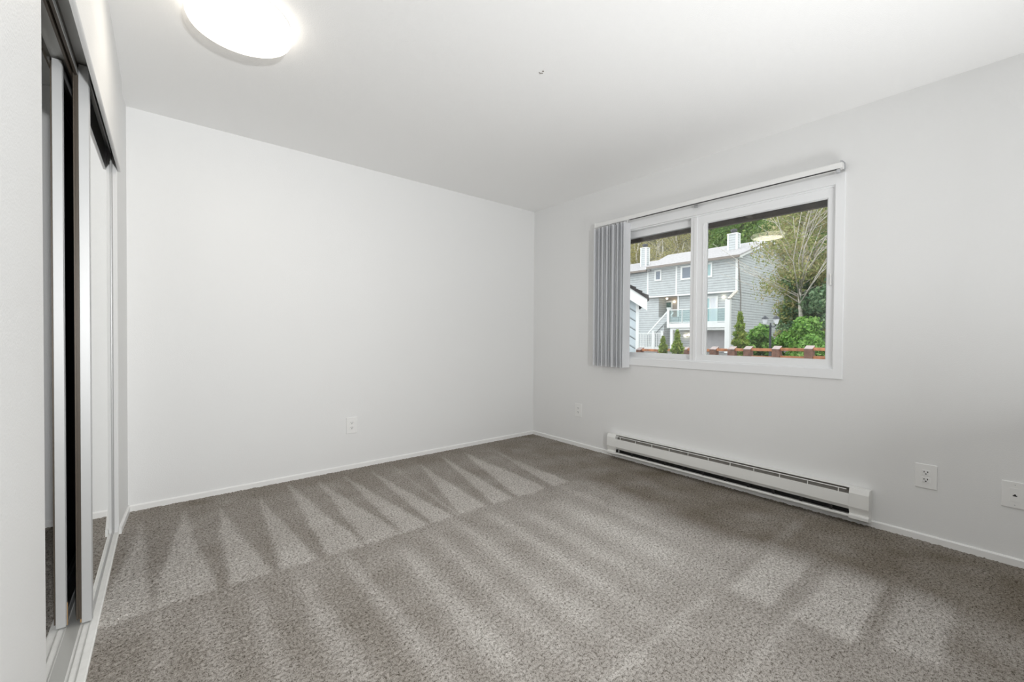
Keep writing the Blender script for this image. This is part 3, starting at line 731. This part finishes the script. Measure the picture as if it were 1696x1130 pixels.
def branches(rng, h, r0, nb, spread, start=.3, up=.6):
    m = MB(); pts = [(rng.normal(0, .02*h)*(i > 0), rng.normal(0, .02*h)*(i > 0), h*i/6) for i in range(7)]
    m.tube(pts, [r0*(1-.85*i/6) for i in range(7)], 7)
    for _ in range(nb):
        f = start+(1-start)*rng.random(); k = min(5, int(f*6)); z = f*h
        a = rng.random()*2*PI; L_ = spread*(1.15-f)*rng.uniform(.6, 1.2)
        p0 = Vector(pts[k]).lerp(Vector(pts[k+1]), f*6-k)
        p1 = p0+Vector((math.cos(a), math.sin(a), up*rng.uniform(.3, 1.3)))*L_*.5; p2 = p1+Vector((math.cos(a+.3), math.sin(a+.3), up*rng.uniform(.4, 1.6)))*L_*.5
        m.tube([p0, p1, p2], [r0*.35*(1.1-f), r0*.2*(1.1-f), .01], 5)
    return m
def plant(name, loc, label, cat, group, trunk, trunk_mat, fol, fol_mat, fol_name='foliage'):
    t = thing(name, loc, label, cat, group)
    if trunk: build('trunk', shift(trunk, loc), trunk_mat, t, smooth=True)
    build(fol_name, shift(fol, loc), fol_mat, t)
    return t
rng = np.random.default_rng(11)

# hillside trees: three prototypes, then copies
def crown(h, z0, n, rad):
    cs = []; rs = []
    for i in range(n):
        f = (i+.5)/n; z = z0+(h-z0)*f; w_ = rad*(1-abs(f-.4)*1.1)
        a = rng.random()*2*PI; d = w_*rng.uniform(.1, .8)
        cs.append((d*math.cos(a), d*math.sin(a), z)); rs.append(max(.5, w_*rng.uniform(.5, .85)))
    return cs, rs
cs, rs = crown(12, 3.5, 16, 2.6)
birch = plant('birch_tree', (60, 40, 8), 'pale trunked tree with thin olive spring leaves on the hillside', 'tree', 'birches on the hillside', branches(rng, 13, .22, 30, 3.6, .25, 1.1), 'bark_pale', leaves(rng, cs, rs, 2200, .14, shell=.12), 'leaf_olive')
cs, rs = crown(14, 2.0, 22, 3.4)
broad = plant('broadleaf_tree', (60, 25, 8), 'dense green leafy tree high on the hillside behind the roof', 'tree', 'green trees on the hillside', branches(rng, 13, .22, 16, 3.5), 'bark', leaves(rng, cs, rs, 4200, .26, shell=.4), 'leaf_green')
def drop(proto, x, y, s, rz_):
    o = copy_tree(proto); o.location = (x, y, GZ-.4+max(0, x-47)*.62); o.scale = (s, s, s*rng.uniform(.9, 1.2)); o.rotation_euler = (0, 0, rz_); return o
PLACED = []
def ratio_spots(lo, hi, n, x0, x1):
    out = []
    for i in range(n*6):
        x = rng.uniform(x0, x1); y = x*rng.uniform(lo, hi)
        if len(out) < n and all(math.hypot(x-a, y-b) > 4.6 for a, b in PLACED): out.append((x, y)); PLACED.append((x, y))
    return out
first = True
for x, y in ratio_spots(.50, .78, 26, 53, 68)+ratio_spots(.48, .80, 12, 68, 80):
    if first: birch.location = (x, y, GZ-.4+max(0, x-47)*.62); first = False
    else: drop(birch, x, y, rng.uniform(.75, 1.1), rng.random()*6)
first = True
for x, y in ratio_spots(.20, .52, 18, 54, 68)+ratio_spots(.15, .8, 16, 72, 92):
    if first: broad.location = (x, y, GZ-.4+max(0, x-47)*.62); first = False
    else: drop(broad, x, y, rng.uniform(.75, 1.15), rng.random()*6)

# big trees right of the house
cs = []; rs = []
for i in range(40):
    z = .8+i*.105; cs.append((rng.uniform(-1.2, 1.2), rng.uniform(-1.3, 1.3), z)); rs.append(rng.uniform(.4, .8))
ivy_v = [(rng.uniform(-1.6, 1.2), rng.uniform(-1.2, 1.7), rng.uniform(1.2, 5.0)) for _ in range(34)]
ivy = plant('ivy_clad_tree', (32, 8.75, GZ), 'tall pale trunk wrapped in dark ivy right of the house', 'tree', None, branches(rng, 15, .30, 30, 4.5, .35, .5), 'bark_pale', leaves(rng, cs, rs, 10000, .14, shell=.35), 'leaf_ivy', 'ivy')
cs = [(rng.uniform(-2.2, 2.2), rng.uniform(-2.4, 2.4), rng.uniform(4.6, 11)) for _ in range(46)]; rs = [rng.uniform(.5, 1.3) for _ in cs]
build('vines', shift(leaves(rng, ivy_v, [.55]*34, 4200, .10, shell=.3, aspect=2.6), (32, 8.75, GZ)), 'leaf_twig', ivy)
build('twigs', shift(leaves(rng, cs, rs, 11000, .095, shell=.1, aspect=2.6), (32, 8.75, GZ)), 'leaf_twig', ivy)
cs = []; rs = []
for i in range(40):
    cs.append((rng.uniform(-1.2, 1.2), rng.uniform(-1.4, 1.4), rng.uniform(.8, 4.6))); rs.append(rng.uniform(.45, .9))
plant('laurel_tree', (30, 6.0, GZ), 'dark bluish green leafy tree at the right edge of the window', 'tree', None, branches(rng, 7, .18, 10, 2.5), 'bark', leaves(rng, cs, rs, 9000, .14, shell=.4), 'leaf_ivy')
cs = [(rng.uniform(-2.0, 2.0), rng.uniform(-2.2, 3.0), rng.uniform(4.2, 11)) for _ in range(40)]; rs = [rng.uniform(.5, 1.2) for _ in cs]
plant('bare_branched_tree', (31.0, 8.9, GZ), 'thin branched brownish tree reaching across the corner of the house', 'tree', None, branches(rng, 12, .15, 80, 6.0, .28, .7), 'bark_pale', leaves(rng, cs, rs, 4500, .08, shell=.1, aspect=2.4), 'leaf_twig', 'twigs')
cs = [(rng.uniform(-2.5, 2.5), rng.uniform(-3, 3), rng.uniform(3, 13)) for _ in range(50)]; rs = [rng.uniform(.8, 1.6) for _ in cs]
plant('evergreen_tree', (48, 8.5, GZ), 'mid green tree rising behind the ivy clad trunk', 'tree', None, branches(rng, 13, .25, 12, 3), 'bark', leaves(rng, cs, rs, 7000, .24, shell=.35), 'leaf_green')

# shrubs by the lamp post
def shrub(name, loc, label, boxes, n, size, mat, h):
    cs = []; rs = []
    for (ax, ay, z0_, z1_, rx, ry, k_) in boxes:
        for _ in range(k_):
            u = rng.random()*2*PI; q = math.sqrt(rng.random())
            z = rng.uniform(z0_, z1_); wq = math.sqrt(max(.05, 1-((z-z0_)/(z1_-z0_+.01))**2*.8))
            cs.append((ax+rx*q*math.cos(u)*wq, ay+ry*q*math.sin(u)*wq, z)); rs.append(rng.uniform(.22, .42)*h)
    return plant(name, loc, label, 'shrub', None, None, None, leaves(rng, cs, rs, n, size, shell=.3), mat)
shrub('rhododendron', (27, 9.9, GZ), 'mid green rhododendron just left of the lamp post', [(0, 0, .2, 1.75, .9, .75, 40)], 4200, .13, 'leaf_bright', 1.0)
shrub('rhododendron', (27, 7.9, GZ), 'largest bright green rhododendron right of the lamp post', [(0, .1, .2, 1.55, .9, 1.0, 40), (0, -.3, 1.2, 2.25, .7, .55, 26)], 7000, .13, 'leaf_bright', 1.0)
shrub('clipped_shrub', (24, 6.4, GZ), 'rounded clipped light green shrub at the right edge of the window', [(0, 0, .2, 1.3, .55, .6, 40)], 4200, .085, 'leaf_bright', .75)
def conifer(loc, label, h, rad, n, size):
    z = rng.random(n)**1.3*h; wq = rad*(1-z/h)**1.05*(.75+.25*np.sin(z*14)); a = rng.random(n)*2*PI; q = rng.uniform(.55, 1.0, n)
    cs = np.stack([wq*q*np.cos(a), wq*q*np.sin(a), z], 1)
    m = leaves(rng, cs[:max(60, n//6)], [.035*h/1.2]*max(60, n//6), n, size, shell=.1, aspect=2.8)
    tr_ = MB().tube([(0, 0, 0), (0, 0, h*.9)], [.03, .005], 6)
    plant('small_conifer', loc, label, 'conifer', None, tr_, 'bark', m, 'leaf_conifer')
conifer((25, 10.15, GZ), 'narrow yellowish green conifer at the corner of the house', 2.65, .78, 3200, .09)
conifer((11, 6.55, GZ), 'shorter of two small green conifers below the balcony', 1.26, .50, 2600, .042)
conifer((11, 6.12, GZ), 'taller of two small green conifers below the balcony', 1.44, .56, 3000, .042)
shrub('ground_cover', (14, 3.6, GZ), 'low dark green planting seen between the rails of the fence', [(0, 0, .1, .62, .5, 2.2, 60)], 5000, .07, 'leaf_green', .7)
